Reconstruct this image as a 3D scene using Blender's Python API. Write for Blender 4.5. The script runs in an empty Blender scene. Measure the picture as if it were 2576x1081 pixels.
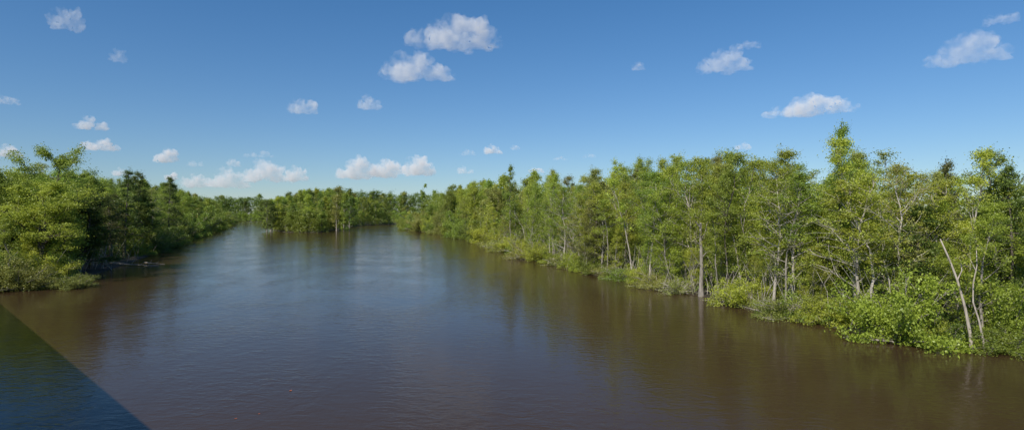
import bpy, bmesh, math, random
import numpy as np
from mathutils import Vector, noise
C = bpy.context; S = C.scene; COL = S.collection
random.seed(11)
PI = math.pi
HC, F, HZ, CX = 9.0, 1515.0, 537.0, 1288.0      # eye height (m), focal length, horizon row, centre column of the survey photo
def depth_of(py): return HC * F / (py - HZ)
def xat(px, D): return (px - CX) / F * D
def shore(px, py):
    D = depth_of(py); return (xat(px, D), D)
def px_of(x, y): return CX + F * x / y
def h_for(py, D): return HC + (HZ - py) / F * D

# ------------------------------------------------------------------ materials
def new_mat(name):
    m = bpy.data.materials.new(name); m.use_nodes = True
    nt = m.node_tree; nt.nodes.clear()
    out = nt.nodes.new('ShaderNodeOutputMaterial')
    return m, nt, out
def N(nt, t, **kw):
    n = nt.nodes.new(t)
    for k, v in kw.items(): setattr(n, k, v)
    return n
def ramp(nt, stops):
    r = N(nt, 'ShaderNodeValToRGB')
    e = r.color_ramp.elements
    while len(e) < len(stops): e.new(0.5)
    for q, (p, c) in zip(e, stops):
        q.position = p; q.color = (*c, 1)
    return r
def leaf_mat(name, dark, light, transl=0.35):
    m, nt, out = new_mat(name); L = nt.links.new
    at = N(nt, 'ShaderNodeAttribute', attribute_name='tone')
    r = ramp(nt, [(0.0, dark), (1.0, light)])
    L(at.outputs['Fac'], r.inputs[0])
    oi = N(nt, 'ShaderNodeObjectInfo')
    mr = N(nt, 'ShaderNodeMapRange'); mr.inputs[3].default_value = 0.78; mr.inputs[4].default_value = 1.18
    L(oi.outputs['Random'], mr.inputs[0])
    m2 = N(nt, 'ShaderNodeMath', operation='MULTIPLY'); m2.inputs[1].default_value = 7.31
    L(oi.outputs['Random'], m2.inputs[0])
    m3 = N(nt, 'ShaderNodeMath', operation='FRACT'); L(m2.outputs[0], m3.inputs[0])
    mh = N(nt, 'ShaderNodeMapRange'); mh.inputs[3].default_value = 0.480; mh.inputs[4].default_value = 0.511
    L(m3.outputs[0], mh.inputs[0])
    hs = N(nt, 'ShaderNodeHueSaturation'); hs.inputs['Saturation'].default_value = .97
    L(r.outputs[0], hs.inputs['Color']); L(mr.outputs[0], hs.inputs['Value']); L(mh.outputs[0], hs.inputs['Hue'])
    d = N(nt, 'ShaderNodeBsdfDiffuse'); t = N(nt, 'ShaderNodeBsdfTranslucent'); g = N(nt, 'ShaderNodeBsdfGlossy')
    g.inputs['Roughness'].default_value = 0.45; g.inputs['Color'].default_value = (.8, .85, .8, 1)
    L(hs.outputs[0], d.inputs[0]); L(hs.outputs[0], t.inputs[0])
    a = N(nt, 'ShaderNodeMixShader'); a.inputs[0].default_value = transl
    L(d.outputs[0], a.inputs[1]); L(t.outputs[0], a.inputs[2])
    b = N(nt, 'ShaderNodeMixShader'); b.inputs[0].default_value = 0.03
    L(a.outputs[0], b.inputs[1]); L(g.outputs[0], b.inputs[2]); L(b.outputs[0], out.inputs[0])
    return m
def bark_mat(name, c1, c2):
    m, nt, out = new_mat(name); L = nt.links.new
    tc = N(nt, 'ShaderNodeTexCoord'); mp = N(nt, 'ShaderNodeMapping'); mp.inputs['Scale'].default_value = (6, 6, 1.2)
    L(tc.outputs['Object'], mp.inputs[0])
    no = N(nt, 'ShaderNodeTexNoise'); no.inputs['Scale'].default_value = 1.6; no.inputs['Detail'].default_value = 5
    L(mp.outputs[0], no.inputs[0])
    r = ramp(nt, [(0.3, c1), (0.7, c2)]); L(no.outputs[0], r.inputs[0])
    p = N(nt, 'ShaderNodeBsdfPrincipled'); p.inputs['Roughness'].default_value = 0.9
    L(r.outputs[0], p.inputs['Base Color'])
    bu = N(nt, 'ShaderNodeBump'); bu.inputs['Strength'].default_value = 0.5; bu.inputs['Distance'].default_value = 0.05
    L(no.outputs[0], bu.inputs['Height']); L(bu.outputs[0], p.inputs['Normal'])
    L(p.outputs[0], out.inputs[0])
    return m
LM = {
 'bright': leaf_mat('leaf_bright', (.260, .325, .030), (.560, .640, .068), .48),
 'mid':    leaf_mat('leaf_mid',    (.155, .230, .027), (.390, .490, .058), .46),
 'dark':   leaf_mat('leaf_dark',   (.090, .138, .024), (.225, .295, .046), .42),
 'olive':  leaf_mat('leaf_olive',  (.215, .240, .044), (.465, .475, .098), .46),
 'cedar':  leaf_mat('leaf_cedar',  (.100, .114, .030), (.225, .230, .062), .38),
}
BARK = {'grey': bark_mat('bark_grey', (.15, .13, .11), (.36, .32, .27)),
        'pale': bark_mat('bark_pale', (.27, .24, .20), (.54, .48, .41)),
        'dark': bark_mat('bark_dark', (.06, .05, .04), (.16, .13, .105)),
        'dead': bark_mat('bark_dead', (.30, .25, .205), (.56, .49, .41))}

# ------------------------------------------------------------------ mesh tools
def np_mesh(name, V, Q, mat, tone=None, smooth=False):
    V = np.asarray(V, np.float32); Q = np.asarray(Q, np.int32)
    me = bpy.data.meshes.new(name)
    me.vertices.add(len(V)); me.vertices.foreach_set('co', V.ravel())
    me.loops.add(Q.size); me.loops.foreach_set('vertex_index', Q.ravel())
    me.polygons.add(len(Q)); me.polygons.foreach_set('loop_start', np.arange(0, Q.size, 4, dtype=np.int32))
    if smooth: me.polygons.foreach_set('use_smooth', np.ones(len(Q), bool))
    me.update(calc_edges=True)
    if tone is not None:
        a = me.attributes.new('tone', 'FLOAT', 'POINT'); a.data.foreach_set('value', np.asarray(tone, np.float32))
    me.materials.append(mat)
    return me
class Tubes:
    def __init__(s): s.V = []; s.Q = []; s.n = 0
    def add(s, pts, rad, sides=5, cap=False):
        P = np.asarray(pts, float); R = np.asarray(rad, float)
        if cap:
            P = np.vstack([P, P[-1]]); R = np.append(R, 0.002)
        T = np.gradient(np.asarray(pts, float), axis=0)
        if cap: T = np.vstack([T, T[-1]])
        T /= (np.linalg.norm(T, axis=1, keepdims=True) + 1e-9)
        ref = np.eye(3)[np.argmin(np.abs(T.mean(0)))]
        A = np.cross(T, ref); A /= (np.linalg.norm(A, axis=1, keepdims=True) + 1e-9)
        B = np.cross(T, A)
        th = np.arange(sides) * 2 * PI / sides
        ring = P[:, None] + R[:, None, None] * (np.cos(th)[None, :, None] * A[:, None] + np.sin(th)[None, :, None] * B[:, None])
        k = len(P); s.V.append(ring.reshape(-1, 3))
        i, j = np.meshgrid(np.arange(k - 1), np.arange(sides), indexing='ij'); j2 = (j + 1) % sides
        s.Q.append(np.stack([i * sides + j, i * sides + j2, (i + 1) * sides + j2, (i + 1) * sides + j], -1).reshape(-1, 4) + s.n)
        s.n += k * sides
    def mesh(s, name, mat): return np_mesh(name, np.vstack(s.V), np.vstack(s.Q), mat, smooth=True)
def leaves_mesh(name, cl, mat, rng, size, upb=0.35, outb=.75):
    """cl: list of (centre, radius, count); small diamond leaves scattered loosely round each clump, facing outwards and up"""
    cen, ton, ow = [], [], []
    for c, r, k, *fl in cl:
        f = fl[0] if fl else 0.7
        o = rng.normal(size=(k, 3)); ow.append(o / np.linalg.norm(o, axis=1, keepdims=True))
        o = o * r * .6; o[:, 2] *= f
        cen.append(np.asarray(c) + o)
        ton.append(np.clip(rng.random() * 0.5 + rng.random(k) * 0.5, 0, 1))
    c = np.vstack(cen); t = np.concatenate(ton); n = len(c)
    c[:, 2] = np.maximum(c[:, 2], .06)
    nr = rng.normal(size=(n, 3)); nr /= np.linalg.norm(nr, axis=1, keepdims=True); nr += np.vstack(ow) * outb; nr[:, 2] += upb
    nr /= np.linalg.norm(nr, axis=1, keepdims=True)
    u = np.cross(nr, rng.normal(size=(n, 3))); u /= np.linalg.norm(u, axis=1, keepdims=True); v = np.cross(nr, u)
    s = size * (0.6 + 0.8 * rng.random((n, 1)))
    V = np.stack([c + u * s, c + v * s * .6, c - u * s, c - v * s * .6], 1).reshape(-1, 3)
    Q = np.arange(4 * n).reshape(-1, 4)
    return np_mesh(name, V, Q, mat, np.repeat(t, 4))

REFH = 15.0
def gen_tree(seed, tr, base, prof, nlimb, up, curve, nsub, K, rc, size, leaf, bark, lean=0.04, wob=0.18, bare=0.2, brr=0.34, sublen=.5, top=True, flat=.7, limb_k=5):
    rng = np.random.default_rng(seed); H = REFH
    n = 13; ts = np.linspace(0, 1, n)
    a = rng.random() * 2 * PI
    off = np.cumsum(rng.normal(0, wob, (n, 2)), 0) * ts[:, None]
    off += np.outer(ts ** 1.5, [math.cos(a), math.sin(a)]) * lean * H
    P = np.column_stack([off - off[0], ts * H]); P[0, 2] = -0.6
    R = tr * ((1 - ts) ** 0.75 * .93 + .07) * (1 + 0.9 * np.exp(-ts * 22))
    tb = Tubes(); tb.add(P, R, 8)
    br = Tubes(); cl = []
    def tp(t): return np.array([np.interp(t, ts, P[:, i]) for i in range(3)])
    def rad(t): return float(np.interp(t, ts, R))
    def path(p, az, el, L, k, cv, w=.12):
        pts = [p]; e = el; z = az
        for i in range(k):
            e += cv / k + rng.normal(0, w); z += rng.normal(0, w * 1.4)
            pts.append(pts[-1] + L / k * np.array([math.cos(z) * math.cos(e), math.sin(z) * math.cos(e), math.sin(e)]))
        return np.array(pts), z, e
    for i in range(nlimb):
        t = base + (0.97 - base) * ((i + rng.random() * .9) / nlimb)
        az = i * 2.4 + rng.normal(0, .5)
        L = max(.35, prof((t - base) / (1 - base)) * (0.5 + .9 * rng.random()))
        el = up + rng.normal(0, .22)
        pts, z2, e2 = path(tp(t), az, el, L, limb_k, curve)
        r0 = max(.018, min(rad(t) * .75, brr * tr * (0.5 + L / 5)))
        br.add(pts, np.linspace(r0, .012, len(pts)), 5)
        for j in range(nsub):
            s = .3 + .7 * (j + rng.random()) / nsub
            q = s * (len(pts) - 1); i0 = min(int(q), len(pts) - 2); p0 = pts[i0] + (pts[i0 + 1] - pts[i0]) * (q - i0)
            sl = L * sublen * (1.15 - .6 * s) * (.6 + .7 * rng.random())
            sp, _, _ = path(p0, z2 + (1 if j % 2 else -1) * (.5 + .7 * rng.random()), el * .6 + rng.normal(.1, .3), sl, 3, curve * .5, .18)
            br.add(sp, np.linspace(max(.014, r0 * .42), .009, 4), 4)
            if rng.random() > bare: cl.append((sp[-1], rc * (.4 + .85 * rng.random()), int(K * (.5 + .9 * rng.random())), flat))
            if rng.random() > bare + .15: cl.append((sp[1], rc * (.4 + .5 * rng.random()), int(K * .6), flat))
        if rng.random() > bare: cl.append((pts[-1], rc * (.5 + .7 * rng.random()), K, flat))
    if top:
        for q in (.9, .96, 1.0): cl.append((tp(q), rc * .55, int(K * .4), 1.3))
    nm = 'tree_part'
    zs = sorted(c[0][2] for c in cl); zt = max(H * .99, zs[-2] + rc * .3)
    return (tb.mesh(nm, BARK[bark]), br.mesh(nm, BARK[bark]), leaves_mesh(nm, cl, LM[leaf], rng, size), zt)

def airy(a): return lambda s: a * (0.58 + .7 * math.sin(PI * min(1, s * .88 + .1))) * (1 - .68 * s ** 1.8)
def roundp(a): return lambda s: a * max(.25, math.sin(PI * (0.16 + .76 * s)) ** .7)
def cone(a): return lambda s: a * (1 - s) ** .75 * (.75 + .25 * min(1, s * 5)) + .25
V = {}
V['airy'] = [gen_tree(100 + i, .125, b, airy(w), nl, u, .35, 6, 74, .62, .066, 'bright', bk, bare=ba, wob=.24, lean=.06)
             for i, (b, w, nl, u, bk, ba) in enumerate([(.12, 2.2, 25, .75, 'grey', .34), (.24, 2.0, 21, .9, 'pale', .40), (.08, 2.5, 27, .6, 'grey', .38),
                                                        (.28, 2.2, 20, .75, 'pale', .36), (.16, 1.9, 24, .95, 'pale', .44), (.10, 2.4, 26, .55, 'grey', .36), (.18, 2.3, 22, .7, 'pale', .4), (.14, 2.1, 24, .85, 'grey', .38)])]
V['dense'] = [gen_tree(200 + i, .25, b, roundp(w), nl, .55, .4, 7, 120, .82, .094, 'mid', 'dark', bare=.12, lean=.03)
              for i, (b, w, nl) in enumerate([(.10, 4.6, 25), (.14, 4.0, 23), (.05, 3.4, 25)])]
V['conifer'] = [gen_tree(300 + i, .2, b, cone(w), nl, .12 if i < 3 else .4, -.25 if i < 3 else .2, 5, 56, .48, .076, 'cedar', 'dark', bare=ba, lean=.02, wob=.08, flat=.8)
                for i, (b, w, nl, ba) in enumerate([(.08, 2.6, 46, .12), (.2, 2.1, 40, .35), (.05, 3.0, 46, .08), (.2, 2.2, 36, .4)])]
V['sparse'] = [gen_tree(400 + i, .135, b, airy(w), nl, .7, .3, 7, 50, .55, .064, 'olive', 'pale', bare=.43, brr=.5, sublen=.6, wob=.24)
               for i, (b, w, nl) in enumerate([(.18, 3.0, 24), (.24, 2.6, 23), (.16, 2.8, 26)])]
V['thin'] = [gen_tree(500 + i, .07, b, airy(w), nl, .8, .3, 4, 52, .54, .065, 'bright', bk, bare=.34, wob=.26, lean=.09)
             for i, (b, w, nl, bk) in enumerate([(.36, 1.5, 16, 'pale'), (.24, 1.7, 19, 'pale'), (.46, 1.4, 14, 'grey'), (.14, 1.6, 21, 'pale')])]
V['flat'] = [gen_tree(610, .16, .68, lambda s: .7 + 2.2 * s, 12, .3, .1, 5, 36, .5, .17, 'mid', 'dark', bare=.2, flat=.4)]
V['far'] = [gen_tree(700 + i, .14, b, p(w), nl, .65, .3, 5, 46, .85, .148, 'mid', bk, bare=ba)
            for i, (b, w, nl, bk, ba, p) in enumerate([(.04, 3.0, 26, 'grey', .18, airy), (.04, 3.8, 24, 'dark', .1, roundp), (.06, 2.7, 24, 'pale', .32, airy), (.04, 3.3, 25, 'grey', .18, airy)])]
def gen_shrub(seed, w, h, nst, K, rc, size, leaf, bark, bare=.1, droop=-.5):
    rng = np.random.default_rng(seed); st = Tubes(); cl = []
    for i in range(nst):
        az = i * 2.4 + rng.normal(0, .3); el = 0.35 + 1.1 * rng.random(); L = (w * math.cos(el) + h * math.sin(el)) * (.7 + .4 * rng.random())
        p = np.array([rng.normal(0, w * .08), rng.normal(0, w * .08), -.2]); pts = [p]; e = el
        for k in range(7):
            e += droop / 7 + rng.normal(0, .12); az += rng.normal(0, .14)
            pts.append(pts[-1] + L / 7 * np.array([math.cos(az) * math.cos(e), math.sin(az) * math.cos(e), math.sin(e)]))
        pts = np.array(pts); pts[1:, 2] = np.maximum(pts[1:, 2], .12)
        st.add(pts, np.linspace(.045, .012, 8), 5)
        for k in range(2, 8):
            for q in range(2):
                if rng.random() < bare: continue
                o = rng.normal(0, .22 * w / 2, 3); o[2] = abs(o[2]) * .6
                st.add(np.array([pts[k - 1], (pts[k] + pts[k] + o) / 2, pts[k] + o]), [.018, .012, .008], 4)
                cl.append((pts[k] + o, rc * (.5 + .7 * rng.random()), int(K * (.6 + .8 * rng.random()))))
    return (st.mesh('shrub_part', BARK[bark]), leaves_mesh('shrub_part', cl, LM[leaf], rng, size))
V['shrub'] = [gen_shrub(800, 2.2, 2.6, 20, 84, .46, .066, 'bright', 'grey'), gen_shrub(801, 2.4, 2.0, 18, 70, .44, .06, 'mid', 'grey', .2),
              gen_shrub(802, 2.6, 1.8, 22, 52, .42, .053, 'olive', 'pale', .38, -.9), gen_shrub(803, 2.0, 1.6, 24, 22, .34, .053, 'olive', 'pale', .55, -.7)]

# ------------------------------------------------------------------ things
def setp(o, label=None, cat=None, group=None, kind=None):
    if label: o['label'] = label
    if cat: o['category'] = cat
    if group: o['group'] = group
    if kind: o['kind'] = kind
    return o
def link(name, me, parent=None, mat=None):
    o = bpy.data.objects.new(name, me); COL.objects.link(o)
    if parent: o.parent = parent
    if mat is not None:
        o.material_slots[0].link = 'OBJECT'; o.material_slots[0].material = mat
    return o
LABELLED = []
def plant(kind, v, x, y, H, label, leaf=None, bark=None, name='tree', cat='tree', wide=1.0, rz=None, z=0.15, tilt=(0, 0)):
    e = bpy.data.objects.new(name, None); COL.objects.link(e); e.empty_display_size = .5
    e.location = (x, y, z); e.rotation_euler = (tilt[0], tilt[1], random.random() * 2 * PI if rz is None else rz)
    ms = V[kind][v % len(V[kind])]
    s = H / ms[3] if kind != 'shrub' else H
    e.scale = (s * wide, s * wide, s) if kind != 'shrub' else (s, s, s * wide)
    setp(e, label, cat); LABELLED.append(e)
    lm = LM[leaf] if leaf else None; bm = BARK[bark] if bark else None
    if kind == 'shrub':
        link('stems', ms[0], e, bm); link('foliage', ms[1], e, lm)
    else:
        link('trunk', ms[0], e, bm); link('branches', ms[1], e, bm); link('crown', ms[2], e, lm)
    return e

# ------------------------------------------------------------------ shorelines
R_PX = [1010, 1060, 1110, 1200, 1250, 1330, 1400, 1470, 1560, 1660, 1760, 1830, 1960, 2060, 2140, 2230, 2340, 2450, 2576, 2760]
R_PY = [575, 582, 589, 606, 628, 650, 664, 686, 702, 730, 742, 762, 798, 806, 832, 852, 858, 866, 880, 900]
L_PX = [-160, 0, 130, 190, 235, 300, 380, 425, 460, 520, 560, 583]
L_PY = [748, 728, 715, 705, 690, 668, 640, 620, 603, 582, 571, 563]
R_SH = [shore(a, b) for a, b in zip(R_PX, R_PY)][::-1]                # near to far
L_SH = [shore(a, b) for a, b in zip(L_PX, L_PY)]                      # near to far
C_SH = [shore(a, b) for a, b in [(692, 572), (690, 579), (720, 584), (800, 585), (840, 579), (870, 571), (920, 566.5), (1000, 564)]]
F_SH = [shore(690, 560), shore(660, 557.5), shore(620, 557), shore(592, 557)]
inlet = [(-62, 440), (-78, 500)]
river_edge = [(150, -200), (70, 5)] + R_SH + inlet + C_SH[::-1] + F_SH + L_SH[::-1] + [(-80, 48), (-170, -60), (-320, -300)]
D_R = lambda px: float(np.interp(px, R_PX, [depth_of(v) for v in R_PY]))
D_L = lambda px: float(np.interp(px, L_PX, [depth_of(v) for v in L_PY]))

# ground: one sheet to the horizon with a sloping bank at the water
def build_ground():
    bm = bmesh.new(); E = river_edge; n = len(E)
    inner = []; skirt = []
    for i, (x, y) in enumerate(E):
        a = Vector(E[max(0, i - 1)]); b = Vector(E[min(n - 1, i + 1)]); d = (b - a).normalized()
        nl = Vector((-d.y, d.x))                                      # towards the river (land lies to the right on this walk)
        w = .6 + .5 * random.random()
        inner.append(bm.verts.new((x, y, .16 + .08 * random.random())))
        skirt.append(bm.verts.new((x + nl.x * w, y + nl.y * w, -.35)))
    far = [bm.verts.new(p) for p in [(-20000, -300, .2), (-20000, 20000, .2), (20000, 20000, .2), (20000, -200, .2)]]
    f = bm.faces.new(inner + far)
    for i in range(n - 1): bm.faces.new((inner[i], inner[i + 1], skirt[i + 1], skirt[i]))
    bmesh.ops.triangulate(bm, faces=[f]); bmesh.ops.recalc_face_normals(bm, faces=bm.faces)
    me = bpy.data.meshes.new('ground'); bm.to_mesh(me)
    m, nt, out = new_mat('forest_floor'); L = nt.links.new
    tc = N(nt, 'ShaderNodeTexCoord'); no = N(nt, 'ShaderNodeTexNoise'); no.inputs['Scale'].default_value = .7; no.inputs['Detail'].default_value = 8
    L(tc.outputs['Object'], no.inputs[0]); r = ramp(nt, [(.3, (.018, .013, .008)), (.55, (.045, .034, .02)), (.75, (.035, .05, .014))]); L(no.outputs[0], r.inputs[0])
    p = N(nt, 'ShaderNodeBsdfPrincipled'); p.inputs['Roughness'].default_value = .95; L(r.outputs[0], p.inputs['Base Color'])
    b = N(nt, 'ShaderNodeBump'); b.inputs['Distance'].default_value = .2; L(no.outputs[0], b.inputs['Height']); L(b.outputs[0], p.inputs['Normal']); L(p.outputs[0], out.inputs[0])
    me.materials.append(m); o = link('ground', me); setp(o, 'dark muddy forest floor along both river banks', 'ground', kind='structure')
build_ground()

# water
def build_water():
    bm = bmesh.new(); vs = [bm.verts.new(p) for p in [(-3000, -1500, 0), (3000, -1500, 0), (3000, 3000, 0), (-3000, 3000, 0)]]; bm.faces.new(vs)
    me = bpy.data.meshes.new('water'); bm.to_mesh(me)
    m, nt, out = new_mat('river_water'); L = nt.links.new
    tc = N(nt, 'ShaderNodeTexCoord')
    def noi(scale, mul, rot, detail, rough=.5, dist=0.):
        mp = N(nt, 'ShaderNodeMapping'); mp.inputs['Scale'].default_value = mul; mp.inputs['Rotation'].default_value = (0, 0, rot)
        L(tc.outputs['Object'], mp.inputs[0]); q = N(nt, 'ShaderNodeTexNoise'); q.inputs['Scale'].default_value = scale; q.inputs['Detail'].default_value = detail
        q.inputs['Roughness'].default_value = rough; q.inputs['Distortion'].default_value = dist
        L(mp.outputs[0], q.inputs[0]); return q
    w1 = noi(1.3, (.7, 1.3, 1), .25, 3, .45, .8); w2 = noi(4.4, (.7, 1.3, 1), -.5, 2, .5, .5)
    patch = noi(.06, (1, .45, 1), .6, 6, .62, 2.6)
    mx = N(nt, 'ShaderNodeMath', operation='MULTIPLY_ADD'); L(w2.outputs[0], mx.inputs[0]); mx.inputs[1].default_value = .36; L(w1.outputs[0], mx.inputs[2])
    pr = N(nt, 'ShaderNodeMapRange'); pr.inputs[1].default_value = .38; pr.inputs[2].default_value = .62; pr.inputs[3].default_value = .42; pr.inputs[4].default_value = 1.1
    L(patch.outputs[0], pr.inputs[0])
    hm = N(nt, 'ShaderNodeMath', operation='MULTIPLY'); L(mx.outputs[0], hm.inputs[0]); L(pr.outputs[0], hm.inputs[1])
    bu = N(nt, 'ShaderNodeBump'); bu.inputs['Strength'].default_value = 1.; bu.inputs['Distance'].default_value = .032; L(hm.outputs[0], bu.inputs['Height'])
    silt = noi(.05, (1, 1, 1), 0, 4); r = ramp(nt, [(.3, (.045, .0275, .0135)), (.7, (.055, .0335, .0165))]); L(silt.outputs[0], r.inputs[0])
    p = N(nt, 'ShaderNodeBsdfPrincipled'); p.inputs['IOR'].default_value = 1.23; p.inputs['Roughness'].default_value = .10
    L(r.outputs[0], p.inputs['Base Color']); L(bu.outputs[0], p.inputs['Normal']); L(p.outputs[0], out.inputs[0])
    me.materials.append(m); o = link('water', me); setp(o, 'wide brown river reflecting blue sky between wooded banks', 'river', kind='structure')
build_water()

# ------------------------------------------------------------------ named trees, right bank
def rb(px, inl): D = D_R(px) + inl; return xat(px, D), D
def RT(kind, v, px, inl, top, label, **k):
    x, D = rb(px, inl); return plant(kind, v, x, D, h_for(top, D), label, **k)
RT('flat', 0, 1063, 25, 463, 'lone flat-topped tree poking above the treeline at the far river bend', wide=.55)
RT('dense', 2, 1136, 6, 478, 'dense dark-trunked green tree at water edge near far end of right bank', leaf='mid', wide=.8)
RT('dense', 0, 1188, 16, 458, 'broad light green tree on right bank, just left of the bare-spired cypress', leaf='bright', wide=.8)
RT('conifer', 3, 1283, 12, 418, 'thin cypress with a bare spire above its neighbours, mid right bank', leaf='mid', bark='grey', name='conifer_tree', wide=.7)
RT('airy', 1, 1383, 3, 440, 'pale-trunked leafy tree standing at the water left of the dark cedar', bark='pale')
RT('conifer', 2, 1497, 2.5, 482, 'dark bushy cedar low over the water on the right bank', name='conifer_tree', leaf='cedar')
RT('thin', 0, 1590, 1.0, 416, 'slender tree with straight bare grey trunk right of the dark cedar', bark='pale', wide=1.3)
RT('airy', 2, 1668, 6, 395, 'tall airy bright tree left of the broken-topped trunk')
RT('airy', 5, 1832, 3, 388, 'dark-trunked tall tree just right of the broken-topped trunk', bark='dark', leaf='mid')
RT('sparse', 2, 1945, 2.5, 410, 'forked white-limbed tree between broken-topped trunk and the tallest conifer', leaf='bright', wide=1.1)
RT('airy', 3, 1990, 9, 380, 'bright round-topped tree just left of the tallest conifer', wide=1.15)
RT('conifer', 3, 2108, 8, 318, 'tallest conifer on the right bank, its ragged spire above all others', name='conifer_tree', leaf='mid', wide=.72)
RT('airy', 4, 2150, 5, 350, 'tall pale-trunked leafy tree touching the right side of the tallest conifer', bark='pale', leaf='bright', wide=1.1)
RT('sparse', 0, 2268, 3, 416, 'spreading pale-branched sparse olive tree behind the big bright shrub')
RT('conifer', 3, 2372, 8, 410, 'dark brownish cedar left of the slender tree at right edge', name='conifer_tree', leaf='cedar', wide=.8)
RT('airy', 4, 2440, 4, 386, 'slender bright green tree topping the skyline above the leaning dead trunk', leaf='bright')
RT('conifer', 2, 2548, 4.5, 420, 'dark tree with thick shadowed trunk at the right edge of the photo', name='conifer_tree', leaf='dark', wide=.8)
RT('sparse', 2, 1455, 3, 468, 'brushy pale-limbed tree left of and touching the dark cedar', leaf='mid')
RT('airy', 0, 1745, 4, 400, 'leafy bright tree directly behind the broken-topped trunk')

# broken-topped trunk standing at the waterline, with two stub limbs
def dead(name, label, x, y, pts, rad, stubs, bark, z=0., tufts=None):
    e = bpy.data.objects.new(name, None); COL.objects.link(e); e.location = (x, y, z); setp(e, label, 'dead tree'); LABELLED.append(e)
    t = Tubes(); t.add(pts, rad, 10, cap=True); link('trunk', t.mesh('dead_trunk', BARK[bark]), e)
    for sp, sr in stubs:
        t = Tubes(); t.add(sp, sr, 6, cap=True); link('branch', t.mesh('dead_branch', BARK[bark]), e)
    if tufts: link('foliage', leaves_mesh('tufts', tufts, LM['bright'], np.random.default_rng(5), .07), e); e['category'] = 'tree'
    return e
x, D = shore(1764, 745)
dead('tree', 'broken-topped grey trunk with leafy tufts, standing in the water on the right bank', x, D,
     [(0, 0, -.6), (0, 0, .3), (-.02, .0, 1.2), (.05, 0, 3), (0, 0, 5), (-.08, 0, 6.8), (-.05, 0, 8.0)], [.42, .32, .23, .19, .17, .15, .11],
     [([(-.06, 0, 7.4), (-.45, .1, 8.0), (-.75, .1, 8.3)], [.1, .08, .05]), ([(0, 0, 6.2), (.4, -.1, 6.9), (.6, 0, 7.8), (.9, 0, 8.6)], [.08, .06, .04, .02]), ([(.03, 0, 4.2), (.5, -.3, 4.8), (1.0, -.4, 5.0)], [.06, .04, .02]), ([(0, 0, 5.4), (-.5, -.2, 5.9), (-1.0, -.3, 6.1)], [.06, .04, .02])], 'grey',
     tufts=[((-.8, .1, 8.4), .6, 90), ((.9, 0, 8.6), .7, 110), ((.6, 0, 7.8), .6, 80), ((1.0, -.4, 5.0), .6, 80), ((-1.0, -.3, 6.1), .6, 80), ((-.3, -.3, 6.9), .5, 60), ((.35, -.35, 3.4), .5, 60), ((-.2, 0, 8.4), .6, 60), ((.1, -.4, 5.9), .4, 40)])
x, D = shore(2446, 876)
dead('dead_tree', 'leaning pale dead trunk with a snapped top near the right edge', x, D,
     [(0, 0, -.6), (-.15, 0, 1), (-.5, 0, 2.8), (-.95, .1, 4.6), (-1.45, .15, 6.0), (-2.0, .2, 7.3)], [.13, .105, .085, .07, .055, .035],
     [([(-.95, .1, 4.5), (-.7, 0, 5.2), (-.78, 0, 5.9)], [.05, .035, .015])], 'dead')
x, D = shore(2478, 882)
dead('sapling', 'slim pale leaning young trunk at the waterline just right of the dead trunk', x, D,
     [(0, 0, -.6), (-.1, 0, .6), (-.4, 0, 2.0), (-.75, .05, 3.2), (-.7, .1, 4.4), (-.45, .1, 5.6), (-.5, .1, 6.8)], [.08, .065, .055, .045, .04, .03, .02],
     [([(-.5, .1, 5.2), (-.9, .1, 6.0)], [.03, .015])], 'dead',
     tufts=[((-.5, .1, 6.8), .7, 90), ((-.9, .1, 6.0), .5, 60), ((-.6, -.2, 4.6), .45, 40)])
# left bank dead pieces
x, D = shore(262, 678)
dead('dead_tree', 'bare white leaning snag at the waterline of the left bank', x, D,
     [(-.2, 0, -.6), (-.3, 0, .6), (0, 0, 2.2), (.3, 0, 3.6), (.75, 0, 5.2)], [.16, .14, .11, .09, .04],
     [([(-.1, 0, 1.8), (-.9, -.1, 2.6), (-1.6, 0, 2.9)], [.07, .05, .02]), ([(0, 0, 1.0), (.9, -.2, .5), (1.6, -.3, -.2)], [.1, .08, .05])], 'dead', 0)
def fallen(label, px, py, pts, rad, subs):
    x, D = shore(px, py); e = bpy.data.objects.new('fallen_branch', None); COL.objects.link(e); e.location = (x, D, 0); setp(e, label, 'branch'); LABELLED.append(e)
    t = Tubes(); t.add(pts, rad, 7, cap=True); link('limb', t.mesh('fallen_limb', BARK['dead']), e)
    for sp in subs:
        t = Tubes(); t.add(sp, np.linspace(.05, .015, len(sp)), 5); link('twig', t.mesh('fallen_twig', BARK['dead']), e)
fallen('long pale fallen branch lying on the water beneath the left-bank snag', 330, 668, [(-4, .5, .5), (-2, .2, .35), (0, 0, .2), (2.4, -.2, .15), (5, -.4, .02)], [.13, .11, .09, .06, .03],
       [[(0, 0, .2), (.5, -.1, .8), (.7, 0, 1.2)], [(1.6, -.1, .15), (2.3, -.2, .6), (3, -.1, .7)], [(3, -.2, .1), (3.5, -.3, .5)]])
fallen('short pale fallen branch on water at the far tip of the longer one', 385, 664, [(-1.5, 0, .3), (0, 0, .15), (2.2, -.2, .02)], [.08, .06, .03], [[(-.5, 0, .2), (-.2, 0, .8)], [(.5, 0, .1), (1, 0, .5)]])

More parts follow.
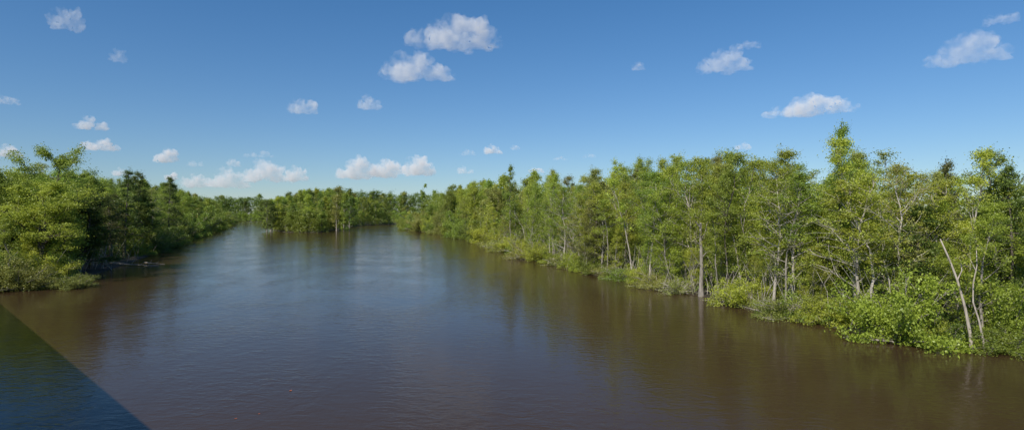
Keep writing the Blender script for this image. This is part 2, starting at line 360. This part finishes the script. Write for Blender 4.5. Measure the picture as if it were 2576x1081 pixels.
# shrubs at the water
def SH(v, px, py, s, label, **k):
    x, D = shore(px, py); return plant('shrub', v, x, D, s, label, name='shrub', cat='shrub', z=0.0, **k)
SH(0, 2255, 862, 1.3, 'big bright green rounded shrub hanging over the water on the right bank', wide=1.25)
SH(1, 2545, 885, .95, 'low green shrub touching the water at the right edge', wide=.75)
SH(2, 1970, 800, 1.0, 'drooping olive shrub with tangled pale stems left of the big bright shrub', wide=1.2)
SH(2, 2062, 806, 1.0, 'olive-green shrub right beside the big bright shrub on its left', leaf='mid', wide=1.3)
SH(3, 1705, 738, 1.0, 'nearly leafless twiggy shrub at the foot of the broken-topped trunk')
SH(1, 1868, 772, 1.0, 'mid-green shrub just right of the broken-topped trunk', leaf='bright', wide=1.2)
SH(3, 1640, 722, .9, 'bare brown brush over the water left of the broken-topped trunk')
SH(2, 1320, 652, 1.5, 'wide pale olive bush overhanging the water below the bare-spired cypress')
SH(3, 1405, 668, 1.2, 'twiggy brush below the pale-trunked tree left of the dark cedar')
SH(0, 2150, 822, .9, 'yellow-green shrub at waterline below the tallest conifer')
SH(1, 2392, 862, .8, 'dark green shrub at the foot of the leaning dead trunk', leaf='dark')
SH(2, 1560, 704, 1.0, 'small olive shrub at the foot of the slender bare-trunked tree', leaf='mid')
SH(2, 1255, 632, 1.6, 'rounded olive bush marking the outer corner of the right bank', leaf='olive', wide=1.2)
SH(1, 1765, 690, .8, 'small leafy shrub tucked behind the broken-topped trunk', leaf='bright')
# left bank
SH(1, 58, 730, 1.15, 'rounded yellow-olive shrub at the water on the left bank', leaf='olive', wide=1.2)
SH(1, 190, 724, .95, 'low spreading olive bush standing alone in the water off left bank', leaf='olive', wide=.75)
SH(0, 4, 732, 1.1, 'olive shrub cut by the left edge of the photo', leaf='olive', wide=1.2)
SH(1, 112, 696, 1.2, 'mid-green shrub behind the two waterside olive shrubs on left bank', leaf='mid', wide=1.4)
SH(0, 40, 690, 1.5, 'tall green shrub below the big round tree at far left', leaf='bright', wide=1.6)

def lb(px, inl): D = D_L(px) + inl; return xat(px, D), D
def LT(kind, v, px, inl, top, label, **k):
    x, D = lb(px, inl); return plant(kind, v, x, D, h_for(top, D), label, **k)
LT('dense', 0, 130, 14, 374, 'big round-crowned tree, tallest on the left bank', leaf='mid', wide=1.0)
LT('dense', 1, 28, 12, 430, 'broad green tree at the left edge of the photo', leaf='mid', wide=1.1)
LT('dense', 2, 78, 6, 520, 'leafy light green tree low in front of the tallest left-bank tree', leaf='bright')
LT('thin', 1, 181, 3, 600, 'small slim young tree above the lone bush in the water', name='sapling', wide=1.8, leaf='mid')
LT('conifer', 1, 312, 12, 428, 'thin ragged dark conifer just right of the big round-crowned tree', name='conifer_tree', leaf='dark')
LT('conifer', 0, 352, 10, 436, 'dark shaggy conifer midway along the left bank', name='conifer_tree', leaf='dark', wide=1.1)
LT('conifer', 2, 424, 8, 446, 'dark pointed conifer on the left bank nearest the open river', name='conifer_tree', leaf='dark', wide=1.05)
LT('dense', 1, 225, 8, 500, 'dark leafy tree overhanging the white snag on the left bank', leaf='dark')
LT('sparse', 1, 385, 6, 476, 'pale-limbed thin tree between the two darkest left-bank conifers', leaf='olive')

# ------------------------------------------------------------------ the woods behind, tree by tree
R_SKY = ([1000, 1060, 1110, 1180, 1250, 1280, 1330, 1400, 1450, 1500, 1550, 1600, 1690, 1740, 1820, 1900, 1950, 2000, 2060, 2150, 2200, 2300, 2350, 2440, 2500, 2576, 2800],
         [488, 482, 476, 465, 458, 450, 452, 438, 450, 436, 418, 412, 408, 412, 402, 402, 392, 402, 395, 392, 402, 408, 406, 402, 412, 420, 424])
L_SKY = ([-300, 0, 60, 90, 150, 200, 215, 270, 340, 380, 425, 460, 480, 520, 560, 600], [434, 436, 436, 420, 415, 430, 444, 446, 448, 464, 463, 476, 487, 491, 495, 497])
C_SKY = ([500, 560, 600, 640, 690, 715, 740, 800, 850, 900, 960, 1010, 1060], [495, 495, 493, 490, 504, 496, 486, 480, 476, 480, 482, 485, 483])
def walk(poly, side, stepf):
    P = [np.array(p, float) for p in poly]; out = []; need = 0.
    for a, b in zip(P[:-1], P[1:]):
        L = np.linalg.norm(b - a); t = (b - a) / L; nrm = np.array([t[1], -t[0]]) * side
        while need < L:
            p = a + t * need; out.append((p, nrm)); need += stepf(p[1])
        need -= L
    return out
R_SEG = [(1120, 'at the far tip of the right bank'), (1275, 'just beyond the bare-spired cypress, right bank'), (1490, 'between bare-spired cypress and dark cedar'),
         (1755, 'between dark cedar and broken-topped trunk'), (2105, 'between broken-topped trunk and tallest conifer'), (2390, 'between tallest conifer and leaning dead trunk'), (9999, 'right of the leaning dead trunk')]
L_SEG = [(60, 'at the far left edge'), (215, 'around the big round-crowned tree'), (330, 'between big round-crowned tree and shaggy conifer'), (430, 'between shaggy and pointed left-bank conifers'), (9999, 'beyond the pointed conifer, left bank')]
ROW = ['in the front row', 'in the second row', 'in the back rows']
LOOK = {'bright': 'bright green', 'mid': 'mid-green', 'dark': 'dark green', 'olive': 'olive', 'cedar': 'dark brownish-green'}
SHAPE = {'airy': 'airy tree', 'dense': 'dense tree', 'conifer': 'pointed conifer', 'sparse': 'pale-limbed sparse tree', 'thin': 'slender tree', 'far': 'leafy tree'}
def seg(px, S_):
    for lim, t in S_:
        if px < lim: return t
def fill(poly, side, stepf, offs, sky, SEG, choose, xlim, lowf, wmul=1.0):
    for r, of in enumerate(offs):
        for p, nrm in walk(poly, side, stepf):
            q = p + nrm * (of * (1 + p[1] / 300) + random.uniform(-1.2, 1.2)) + np.array([random.uniform(-1, 1), random.uniform(-1, 1)])
            px = px_of(*q)
            if not xlim[0] < px < xlim[1]: continue
            if q[0] * .70 + q[1] * .72 < 5 and q[0] < 0: continue
            D = q[1]; kind, leaf, bark = choose(r, D)
            if px > 2380 and D < 60 and kind in ('thin', 'sparse'):
                if r == 0: continue
                bark = 'dark'
            top = float(np.interp(px, *sky)); H = h_for(top, D) * random.uniform(*lowf[min(r, len(lowf) - 1)])
            H = max(5, min(33, H))
            lab = f"{LOOK[leaf]} {SHAPE[kind]} {ROW[min(r, 2)]} {seg(px, SEG)}"
            plant(kind, random.randrange(8), q[0], q[1], H, lab, leaf=leaf, bark=bark, name='conifer_tree' if kind == 'conifer' else 'tree', wide=wmul * random.uniform(.85, 1.2) * (1.35 if kind == 'thin' else 1) * min(1.35, max(.7, 16 / H)), tilt=(random.gauss(0, .035), random.gauss(0, .035)))
def ch_right(r, D):
    if D > 170: return 'far', random.choices(['bright', 'mid', 'olive'], [5, 4, 2])[0], random.choice(['grey', 'pale', 'dark'])
    k = random.choices(['airy', 'thin', 'sparse', 'conifer', 'dense'], [6, 5, 2.5, .35, .05] if r < 2 else [6, 4, 2, .45, .1])[0]
    lf = {'airy': ['bright', 'bright', 'bright', 'mid', 'olive'], 'thin': ['bright', 'mid', 'bright'], 'sparse': ['olive', 'bright', 'mid'], 'conifer': ['cedar', 'dark'], 'dense': ['mid', 'bright']}[k]
    return k, random.choice(lf), None
def ch_left(r, D):
    if D > 230: return 'far', random.choices(['mid', 'dark', 'olive'], [4, 2, 1])[0], random.choice(['grey', 'dark'])
    k = random.choices(['dense', 'airy', 'conifer', 'sparse'], [6, 2.2, 1.2, .6])[0]
    lf = {'dense': ['mid', 'mid', 'bright', 'dark'], 'airy': ['mid', 'bright'], 'conifer': ['dark', 'cedar'], 'sparse': ['olive']}[k]
    return k, random.choice(lf), None
def ch_mid(r, D): return 'far', random.choices(['mid', 'bright', 'dark', 'olive'], [5, 4 - 2 * r, 1 + r, .6])[0], random.choice(['grey', 'pale', 'dark'])
def ch_end(r, D): return 'far', random.choices(['mid', 'dark', 'olive'], [5, 3, 1])[0], random.choice(['grey', 'pale', 'dark'])
fill([p for p in R_SH if p[1] < 150], 1, lambda D: max(2.4, D * .029), [1.2, 4.5, 9.5, 16], R_SKY, R_SEG, ch_right, (1000, 2640), [(.3, .95), (.6, 1.02), (.74, 1.07)])
fill([p for p in R_SH if p[1] > 135], 1, lambda D: D * .034, [2.0, 9], R_SKY, R_SEG, ch_right, (1000, 2640), [(.4, .95), (.78, 1.1)])
fill(L_SH, -1, lambda D: max(5, D * .038), [3, 11], L_SKY, L_SEG, ch_left, (-110, 600), [(.5, .92), (.82, 1.04)], 1.15)
fill(C_SH[1:], -1, lambda D: 8, [3, 14], C_SKY, [(845, 'on the wooded point mid-river'), (9999, 'across the side channel')], ch_mid, (660, 1080), [(.4, .95), (.76, 1.08)], 1.1)
fill([shore(1010, 559), shore(850, 558.5), shore(700, 558)] + F_SH[1:] + [shore(530, 557)], 1, lambda D: 9, [4], C_SKY, [(690, 'on the distant shore at the river bend'), (9999, 'in the far wood behind the wooded point')], ch_end, (530, 1090), [(.75, 1.1)], 1.4)

# waterside shrubs, one by one
for p, nrm in walk(R_SH, 1, lambda D: max(4.4, D * .052)):
    q = p + nrm * random.uniform(-.6, 1.2); px = px_of(*q)
    if px > 2640 or 2180 < px < 2330 or 1720 < px < 1810 or 2400 < px < 2500: continue
    lf, v = random.choice([('bright', 0), ('bright', 1), ('mid', 1), ('olive', 2), ('olive', 3), ('mid', 2)])
    sz = random.uniform(.55, 1.1) * (1 if p[1] < 140 else min(2.4, p[1] / 120)); v = v if p[1] < 140 else v % 2
    plant('shrub', v, q[0], q[1], sz, f"{LOOK[lf]} {'twiggy ' if v > 1 else 'leafy '}shrub at the waterline {seg(px, R_SEG)}", leaf=lf, name='shrub', cat='shrub', wide=random.uniform(1.0, 1.8), z=.05)
for p, nrm in walk(L_SH, -1, lambda D: max(4, D * .045)):
    q = p + nrm * random.uniform(.2, 2.2); px = px_of(*q)
    if px < -60 or 135 < px < 335: continue
    lf = ('bright' if random.random() < .5 else 'mid') if px < 215 else ('mid' if random.random() < .6 else 'dark')
    plant('shrub', random.choice([0, 1]), q[0], q[1], random.uniform(.9, 1.45) * max(1, min(2.2, p[1] / 130)), f"{LOOK[lf]} waterside shrub {seg(px, L_SEG)}", leaf=lf, name='shrub', cat='shrub', wide=random.uniform(1, 1.6), z=.05)

# shared labels carry a group
from collections import Counter
cnt = Counter(e['label'] for e in LABELLED)
for e in LABELLED:
    if cnt[e['label']] > 1: e['group'] = e['label'].replace(' tree ', ' trees ').replace(' conifer in', ' conifers in').replace('shrub ', 'shrubs ')

# undergrowth: uncounted leafage and brush along each bank, set back from the water and broken by gaps
def undergrowth(poly, side, stepf, label, leaf, per, hmax, twl, szf, nl=34, rclump=5.5, gap=-.25, o0=1.6, ntw=3, z0=.3, low=.35):
    rng = np.random.default_rng(len(label)); cl = []; tw = Tubes()
    for p, nrm in walk(poly, side, stepf):
        g = noise.noise(Vector((p[0] * .35, p[1] * .35, 1.7)))
        for k in range(per):
            o = o0 + rng.random() ** 1.1 * 11
            if g < gap and o < 4.5: continue
            q = p + nrm * o + rng.normal(0, .6, 2)
            z = z0 + hmax * rng.random() ** 1.2 * min(1, low + (o - o0) / 7)
            cl.append(((q[0], q[1], z), szf(p[1]) * rclump * (.5 + .6 * rng.random()), nl))
        for k in range(ntw):
            o = rng.random() * 5; q = p + nrm * o + rng.normal(0, .6, 2); az = rng.random() * 6.28; h = 1 + 4.5 * rng.random(); s = .22 * h
            tw.add([(q[0], q[1], -.1), (q[0] + s * math.cos(az), q[1] + s * math.sin(az), h * .55), (q[0] + 2.2 * s * math.cos(az + .4), q[1] + 2.2 * s * math.sin(az + .4), h)], [.03, .022, .01], 4)
    me = leaves_mesh('undergrowth', cl, LM[leaf], rng, szf(poly[0][1]))
    setp(link('undergrowth', me), label, 'undergrowth', kind='stuff')
    setp(link('brush', tw.mesh('brush', BARK['pale'])), twl, 'brush', kind='stuff')
undergrowth([p for p in R_SH if p[1] < 175], 1, lambda D: 1.0, 'tangled green undergrowth filling the near right bank', 'mid', 10, 4.5, 'pale bare stems tangled along the near right bank', lambda D: .067, 46, 7.0, -.2, 1.5, 3)
undergrowth([p for p in R_SH if p[1] < 175], 1, lambda D: 1.0, 'sunlit mid-height leafage among the trees of the near right bank', 'bright', 13, 8.5, 'thin pale stems among the trees of the near right bank', lambda D: .067, 44, 8.5, -2, 1.8, 2, .8, .45)
undergrowth([p for p in R_SH if p[1] > 115] + [inlet[0]], 1, lambda D: 2.4, 'green undergrowth along the distant part of right bank', 'mid', 13, 9.0, 'pale stems along the distant part of right bank', lambda D: .15, 38, 7, -.4, 1.6, 3, .8, .6)
undergrowth([p for p in L_SH if p[1] < 600], -1, lambda D: 2.0, 'dark green undergrowth along the left bank', 'dark', 13, 8.0, 'bare stems tangled along the left bank', lambda D: .14, 36, 6.5, -.3, 2.0, 3, .5, .5)
undergrowth(C_SH, -1, lambda D: 2.0, 'green undergrowth at the foot of the wooded point', 'mid', 16, 10.0, 'pale stems at the foot of the wooded point', lambda D: .25, gap=-2, o0=.5, low=.5)
undergrowth([shore(1010, 561)] + F_SH + [shore(575, 557.5)], 1, lambda D: 2.5, 'green undergrowth along the distant shore', 'mid', 14, 11.0, 'pale stems along the distant shore', lambda D: .38, gap=-2, o0=.5, low=.6)

# the depth of the forest behind the countable trees, one mass per bank
def wood_mass(poly, side, stepf, o0, o1, per, sky, frac, label, leaf, size, rc, nl, xlim):
    rng = np.random.default_rng(len(label)); cl = []
    for p, nrm in walk(poly, side, stepf):
        for k in range(per):
            q = p + nrm * (o0 + (o1 - o0) * rng.random()); px = px_of(*q)
            if not xlim[0] < px < xlim[1]: continue
            ph = noise.noise(Vector((q[0] * .12, q[1] * .12, 3.)))
            h = h_for(float(np.interp(px, *sky)), q[1]) * frac * (1 + .22 * ph)
            cl.append(((q[0], q[1], .4 + (h - rc) * rng.random() ** .75), rc * (.6 + .7 * rng.random()), nl))
    setp(link('deep_forest', leaves_mesh('deep_forest', cl, LM[leaf], rng, size)), label, 'forest', kind='stuff')
wood_mass([p for p in R_SH if p[1] < 150], 1, lambda D: 1.2, 11, 26, 32, R_SKY, .76, 'deep shaded forest filling in behind the right-bank trees', 'mid', .11, 1.2, 50, (1000, 2700))
wood_mass([p for p in R_SH if p[1] > 120] + [inlet[0]], 1, lambda D: 3, 12, 36, 26, R_SKY, .88, 'distant forest mass behind the far part of the right bank', 'mid', .24, 1.9, 42, (990, 2700))
wood_mass(L_SH, -1, lambda D: 3, 14, 30, 24, L_SKY, .88, 'deep forest mass filling in behind the left-bank trees', 'mid', .2, 1.7, 44, (-160, 620))
wood_mass([shore(1060, 559), shore(850, 558.5), shore(700, 558)] + F_SH[1:] + [shore(470, 557)], 1, lambda D: 3, 6, 40, 44, C_SKY, .97, 'far forest wall closing the river bend behind the wooded point', 'dark', .48, 2.2, 32, (470, 1100))

# a few fallen leaves drifting on the river
mleaf = bark_mat('drift_leaf', (.30, .06, .03), (.45, .14, .05))
for px, py, s, lab in [(731, 982, .11, 'reddish fallen leaf drifting on the brown water, largest of the drifting leaves'), (593, 1052, .07, 'small pale leaf drifting near the bottom of the photo'), (652, 1040, .06, 'tiny leaf drifting on water just right of the small pale one')]:
    x, D = shore(px, py); bm = bmesh.new()
    vs = [bm.verts.new((s * a, s * b, .012 + c * s)) for a, b, c in [(-1, 0, .1), (-.4, .5, .02), (.4, .45, .02), (1, 0, .15), (.4, -.45, .05), (-.4, -.5, .0)]]; bm.faces.new(vs)
    me = bpy.data.meshes.new('leaf'); bm.to_mesh(me); me.materials.append(mleaf); o = link('floating_leaf', me); o.location = (x, D, 0); o.rotation_euler.z = random.random() * 6; setp(o, lab, 'leaf')

# ------------------------------------------------------------------ the bridge the photo is taken from
def build_bridge():
    e = bpy.data.objects.new('bridge', None); COL.objects.link(e); setp(e, 'concrete road bridge underfoot, its straight shadow darkening the bottom left water', 'bridge')
    ang = math.atan2(.70, -.72); nx, ny = .70, .72
    e.location = (-nx * .4, -ny * .4, 0); e.rotation_euler.z = ang
    m, nt, out = new_mat('bridge_concrete'); L = nt.links.new
    tc = N(nt, 'ShaderNodeTexCoord'); no = N(nt, 'ShaderNodeTexNoise'); no.inputs['Scale'].default_value = 1.5; no.inputs['Detail'].default_value = 7; L(tc.outputs['Object'], no.inputs[0])
    r = ramp(nt, [(.3, (.25, .24, .22)), (.7, (.38, .37, .35))]); L(no.outputs[0], r.inputs[0]); p = N(nt, 'ShaderNodeBsdfPrincipled'); p.inputs['Roughness'].default_value = .9
    L(r.outputs[0], p.inputs['Base Color']); L(p.outputs[0], out.inputs[0])
    def box(name, x0, x1, y0, y1, z0, z1):
        bm = bmesh.new(); bmesh.ops.create_cube(bm, size=1)
        for v in bm.verts: v.co = ((x0 + x1) / 2 + v.co.x * (x1 - x0), (y0 + y1) / 2 + v.co.y * (y1 - y0), (z0 + z1) / 2 + v.co.z * (z1 - z0))
        bmesh.ops.bevel(bm, geom=bm.edges[:], offset=.03, segments=1, affect='EDGES'); me = bpy.data.meshes.new(name); bm.to_mesh(me); me.materials.append(m); link(name, me, e)
    # local +x runs along the bridge towards the left bank; the river view is on local -y
    box('deck', -140, 120, .02, 10, 6.6, 7.25)
    box('parapet', -140, 120, 0, .3, 7.252, 8.1); box('parapet', -140, 120, 9.7, 10.02, 7.252, 8.1)
    for k in range(-6, 6):
        box('pier', k * 20 - .5, k * 20 + .5, 1.5, 8.5, -1, 5.9); box('pier_cap', k * 20 - .7, k * 20 + .7, .6, 9.4, 5.902, 6.598)
build_bridge()

# ------------------------------------------------------------------ clouds
def cloud_mesh(seed, asp, style):
    rng = random.Random(seed); bm = bmesh.new(); h = asp
    n = {'cum': 20, 'wisp': 14, 'puff': 10}[style]
    for i in range(n):
        x = rng.uniform(-.45, .45); env = (1 - (abs(x) / .5) ** 2.2)
        r = h * rng.uniform(.16, .36) * (.45 + .6 * env); z = r * .55 + rng.random() ** 1.4 * max(0, h * env - r * 1.4)
        y = rng.uniform(-.16, .16) * env
        t = bmesh.ops.create_icosphere(bm, subdivisions=2, radius=1)
        for v in t['verts']: v.co = Vector((x + v.co.x * r * 1.35, y + v.co.y * r * 1.2, z + v.co.z * r))
    me = bpy.data.meshes.new('cloud_src'); bm.to_mesh(me); o = bpy.data.objects.new('cloud_src', me); COL.objects.link(o)
    md = o.modifiers.new('r', 'REMESH'); md.mode = 'VOXEL'; md.voxel_size = max(.012, h * .05)
    C.view_layer.update(); dg = C.evaluated_depsgraph_get(); out = bpy.data.meshes.new_from_object(o.evaluated_get(dg))
    bpy.data.objects.remove(o); so = Vector((seed * 3.1, seed * 1.7, 0))
    nr = [v.normal.copy() for v in out.vertices]
    amp = .22 if style != 'wisp' else .28
    for v, nn in zip(out.vertices, nr):
        q = v.co / h
        d = noise.fractal(q * 2.6 + so, 1., 2., 3) * amp * h + noise.fractal(q * 7 + so, 1., 2., 3) * amp * .5 * h + .08 * h
        v.co += nn * d
        if v.co.z < .1 * h: v.co.z = .1 * h - (.1 * h - v.co.z) * .45
    cx = [v.co.x for v in out.vertices]; w = max(cx) - min(cx); mid = (max(cx) + min(cx)) / 2; cz = [v.co.z for v in out.vertices]; zc = (max(cz) + min(cz)) / 2; hh = max(cz) - min(cz)
    for v in out.vertices: v.co = Vector(((v.co.x - mid) / w, v.co.y / w, (v.co.z - zc) / hh * h))
    return out
def cloud_mat(dens, thr, asp):
    # scattering vapour; an added even glow stands in for light scattered many times inside
    m, nt, out = new_mat('cloud_vapour'); L = nt.links.new
    tc = N(nt, 'ShaderNodeTexCoord'); no = N(nt, 'ShaderNodeTexNoise'); no.inputs['Scale'].default_value = 1.9 / asp; no.inputs['Detail'].default_value = 4; no.inputs['Roughness'].default_value = .58
    L(tc.outputs['Object'], no.inputs[0]); mr = N(nt, 'ShaderNodeMapRange'); mr.inputs[1].default_value = thr; mr.inputs[2].default_value = thr + .40; mr.inputs[3].default_value = 0; mr.inputs[4].default_value = dens
    L(no.outputs[0], mr.inputs[0]); v = N(nt, 'ShaderNodeVolumeScatter'); v.inputs['Anisotropy'].default_value = -.15; v.inputs['Color'].default_value = (.98, .99, 1, 1)
    L(mr.outputs[0], v.inputs['Density'])
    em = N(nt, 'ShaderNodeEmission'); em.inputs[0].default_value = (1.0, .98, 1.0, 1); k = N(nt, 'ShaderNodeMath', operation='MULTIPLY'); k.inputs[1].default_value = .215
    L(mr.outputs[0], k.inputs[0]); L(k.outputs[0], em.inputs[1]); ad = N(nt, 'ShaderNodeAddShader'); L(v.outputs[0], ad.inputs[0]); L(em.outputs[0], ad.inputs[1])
    L(ad.outputs[0], out.inputs['Volume'])
    m.cycles.volume_step_rate = .8
    return m
CL = [(165, 48, 88, 66, 'wisp', 1.6, 'ragged wispy cloud high in the top left corner'), (297, 140, 45, 40, 'wisp', .8, 'small faint wisp below the top left ragged cloud'),
      (15, 250, 62, 26, 'wisp', .9, 'faint cloud scrap at the left edge, mid sky'), (228, 309, 82, 38, 'cum', 3.2, 'small white cloud, upper of the stacked pair at left'),
      (250, 364, 96, 36, 'cum', 3.6, 'small flat-based cloud, lower of the stacked pair at left'), (20, 379, 66, 38, 'cum', 3.6, 'white cloud cut by the left edge above the trees'),
      (418, 390, 62, 42, 'cum', 4.5, 'lone leaning puff above the pointed left-bank conifer'), (305, 432, 44, 26, 'puff', 3.5, 'little cloud peeking over the left-bank treetops'),
      (431, 443, 36, 24, 'puff', 4, 'tiny cloud directly below the lone leaning puff'), (492, 454, 80, 40, 'cum', 3.4, 'leftmost puff of the low cloud bank over the river'),
      (572, 446, 114, 60, 'cum', 3.4, 'second puff from left in the low cloud bank over the river'), (672, 430, 128, 66, 'cum', 4, 'widest puff of the low cloud bank over the river'),
      (745, 436, 64, 46, 'cum', 4, 'rightmost puff of the low cloud bank over the river'), (655, 388, 84, 20, 'wisp', .8, 'thin faint streak above the low cloud bank'),
      (580, 408, 52, 24, 'puff', 1.4, 'greyish small cloud over the second puff of the low bank'), (490, 411, 42, 18, 'puff', .9, 'faint scrap between lone puff and the low cloud bank'),
      (895, 420, 104, 66, 'cum', 4.5, 'left cloud of the bright trio above the central treeline'), (974, 423, 96, 54, 'cum', 4.5, 'middle cloud of the bright trio above the central treeline'),
      (1055, 416, 88, 60, 'cum', 5.5, 'right cloud of the bright trio above the central treeline'), (1170, 426, 46, 24, 'puff', 2, 'small slanting cloud right of the bright trio'),
      (1240, 375, 52, 28, 'cum', 3.4, 'small oval cloud above the bare-spired cypress'), (1350, 427, 44, 16, 'puff', 3, 'tiny flat cloud touching the right-bank treetops'),
      (1176, 383, 46, 20, 'puff', .7, 'faint grey puff left of the small oval cloud'), (1296, 371, 28, 14, 'puff', .7, 'faint grey puff right of the small oval cloud'),
      (760, 267, 82, 42, 'wisp', 1.5, 'torn wispy cloud left of centre, mid sky'), (930, 257, 70, 42, 'cum', 1.4, 'small hazy cloud right of the torn wispy one'),
      (1142, 84, 256, 90, 'cum', 2.1, 'largest cloud, top centre, upper of the big pair'), (1048, 166, 200, 82, 'cum', 2.1, 'big cloud just under the largest one, top centre'),
      (1822, 154, 144, 68, 'cum', 1.4, 'tilted cloud in upper right sky with a trailing tail'), (1606, 166, 38, 24, 'wisp', .8, 'faint wisp alone left of the tilted cloud'),
      (1868, 367, 46, 24, 'puff', 2, 'tiny cloud low over the right-bank trees below the long flat one'), (2036, 263, 230, 66, 'cum', 3.2, 'long flat-based cloud above the tallest conifer'),
      (2430, 122, 190, 86, 'cum', 1.4, 'horned white cloud at upper right'), (2518, 48, 84, 34, 'wisp', .6, 'faint streaky cloud in the top right corner'),
      (1875, 112, 80, 26, 'wisp', .6, 'faint feather of cloud above the tilted cloud'), (1410, 398, 40, 11, 'wisp', .8, 'thin faint dash above the right-bank treetops, left one'), (1482, 391, 40, 14, 'wisp', .8, 'thin faint dash above the right-bank treetops, right one')]
for i, (px, py, w, h, st, tau, lab) in enumerate(CL):
    D = min(9000., 640 * F / (HZ - py)); W = w / F * D
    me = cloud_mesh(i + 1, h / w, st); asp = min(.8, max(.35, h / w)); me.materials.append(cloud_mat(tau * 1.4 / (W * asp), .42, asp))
    o = link('cloud', me); o.location = (xat(px, D), D, h_for(py, D)); o.scale = (W, W, W); o.rotation_euler.z = -math.atan2(o.location.x, D); setp(o, lab, 'cloud')

# ------------------------------------------------------------------ light, sky, camera
el = math.radians(45.2); hx, hy = .58, .8146
sd = bpy.data.lights.new('sun', 'SUN'); sd.energy = 5.0; sd.angle = math.radians(.6); sd.color = (1, .95, .85)
so = bpy.data.objects.new('sun', sd); COL.objects.link(so)
so.rotation_euler = Vector((hx * math.cos(el), hy * math.cos(el), -math.sin(el))).to_track_quat('-Z', 'Y').to_euler()
w = bpy.data.worlds.new('World'); S.world = w; w.use_nodes = True; nt = w.node_tree; nt.nodes.clear()
sky = N(nt, 'ShaderNodeTexSky', sky_type='NISHITA'); sky.sun_disc = False; sky.sun_elevation = el; sky.sun_rotation = math.atan2(-hx, -hy)
sky.air_density = 1.0; sky.dust_density = 0.0; sky.ozone_density = 2.0; sky.altitude = 20
# air colour: a little whiter in the low haze, deeper blue overhead
wc = N(nt, 'ShaderNodeTexCoord'); sp = N(nt, 'ShaderNodeSeparateXYZ'); nt.links.new(wc.outputs['Generated'], sp.inputs[0])
zr = N(nt, 'ShaderNodeMapRange'); zr.inputs[1].default_value = .02; zr.inputs[2].default_value = .33; nt.links.new(sp.outputs[2], zr.inputs[0])
air = N(nt, 'ShaderNodeMix', data_type='RGBA'); air.inputs[6].default_value = (.68, .83, 1.05, 1); air.inputs[7].default_value = (.50, .89, 1.20, 1); nt.links.new(zr.outputs[0], air.inputs[0])
tint = N(nt, 'ShaderNodeMix', data_type='RGBA', blend_type='MULTIPLY'); tint.inputs[0].default_value = 1; nt.links.new(air.outputs[2], tint.inputs[7])
bg = N(nt, 'ShaderNodeBackground'); bg.inputs[1].default_value = .087; wo = N(nt, 'ShaderNodeOutputWorld')
nt.links.new(sky.outputs[0], tint.inputs[6]); nt.links.new(tint.outputs[2], bg.inputs[0]); nt.links.new(bg.outputs[0], wo.inputs[0])
cd = bpy.data.cameras.new('camera'); cam = bpy.data.objects.new('camera', cd); COL.objects.link(cam); S.camera = cam
cam.location = (0, 0, HC); cam.rotation_euler = (PI / 2, 0, 0); cd.sensor_width = 36; cd.lens = 36 * F / 2576; cd.shift_y = -3.5 / 2576; cd.clip_end = 60000; cd.clip_start = .1
S.view_settings.view_transform = 'Standard'; S.view_settings.look = 'None'; S.view_settings.exposure = 0
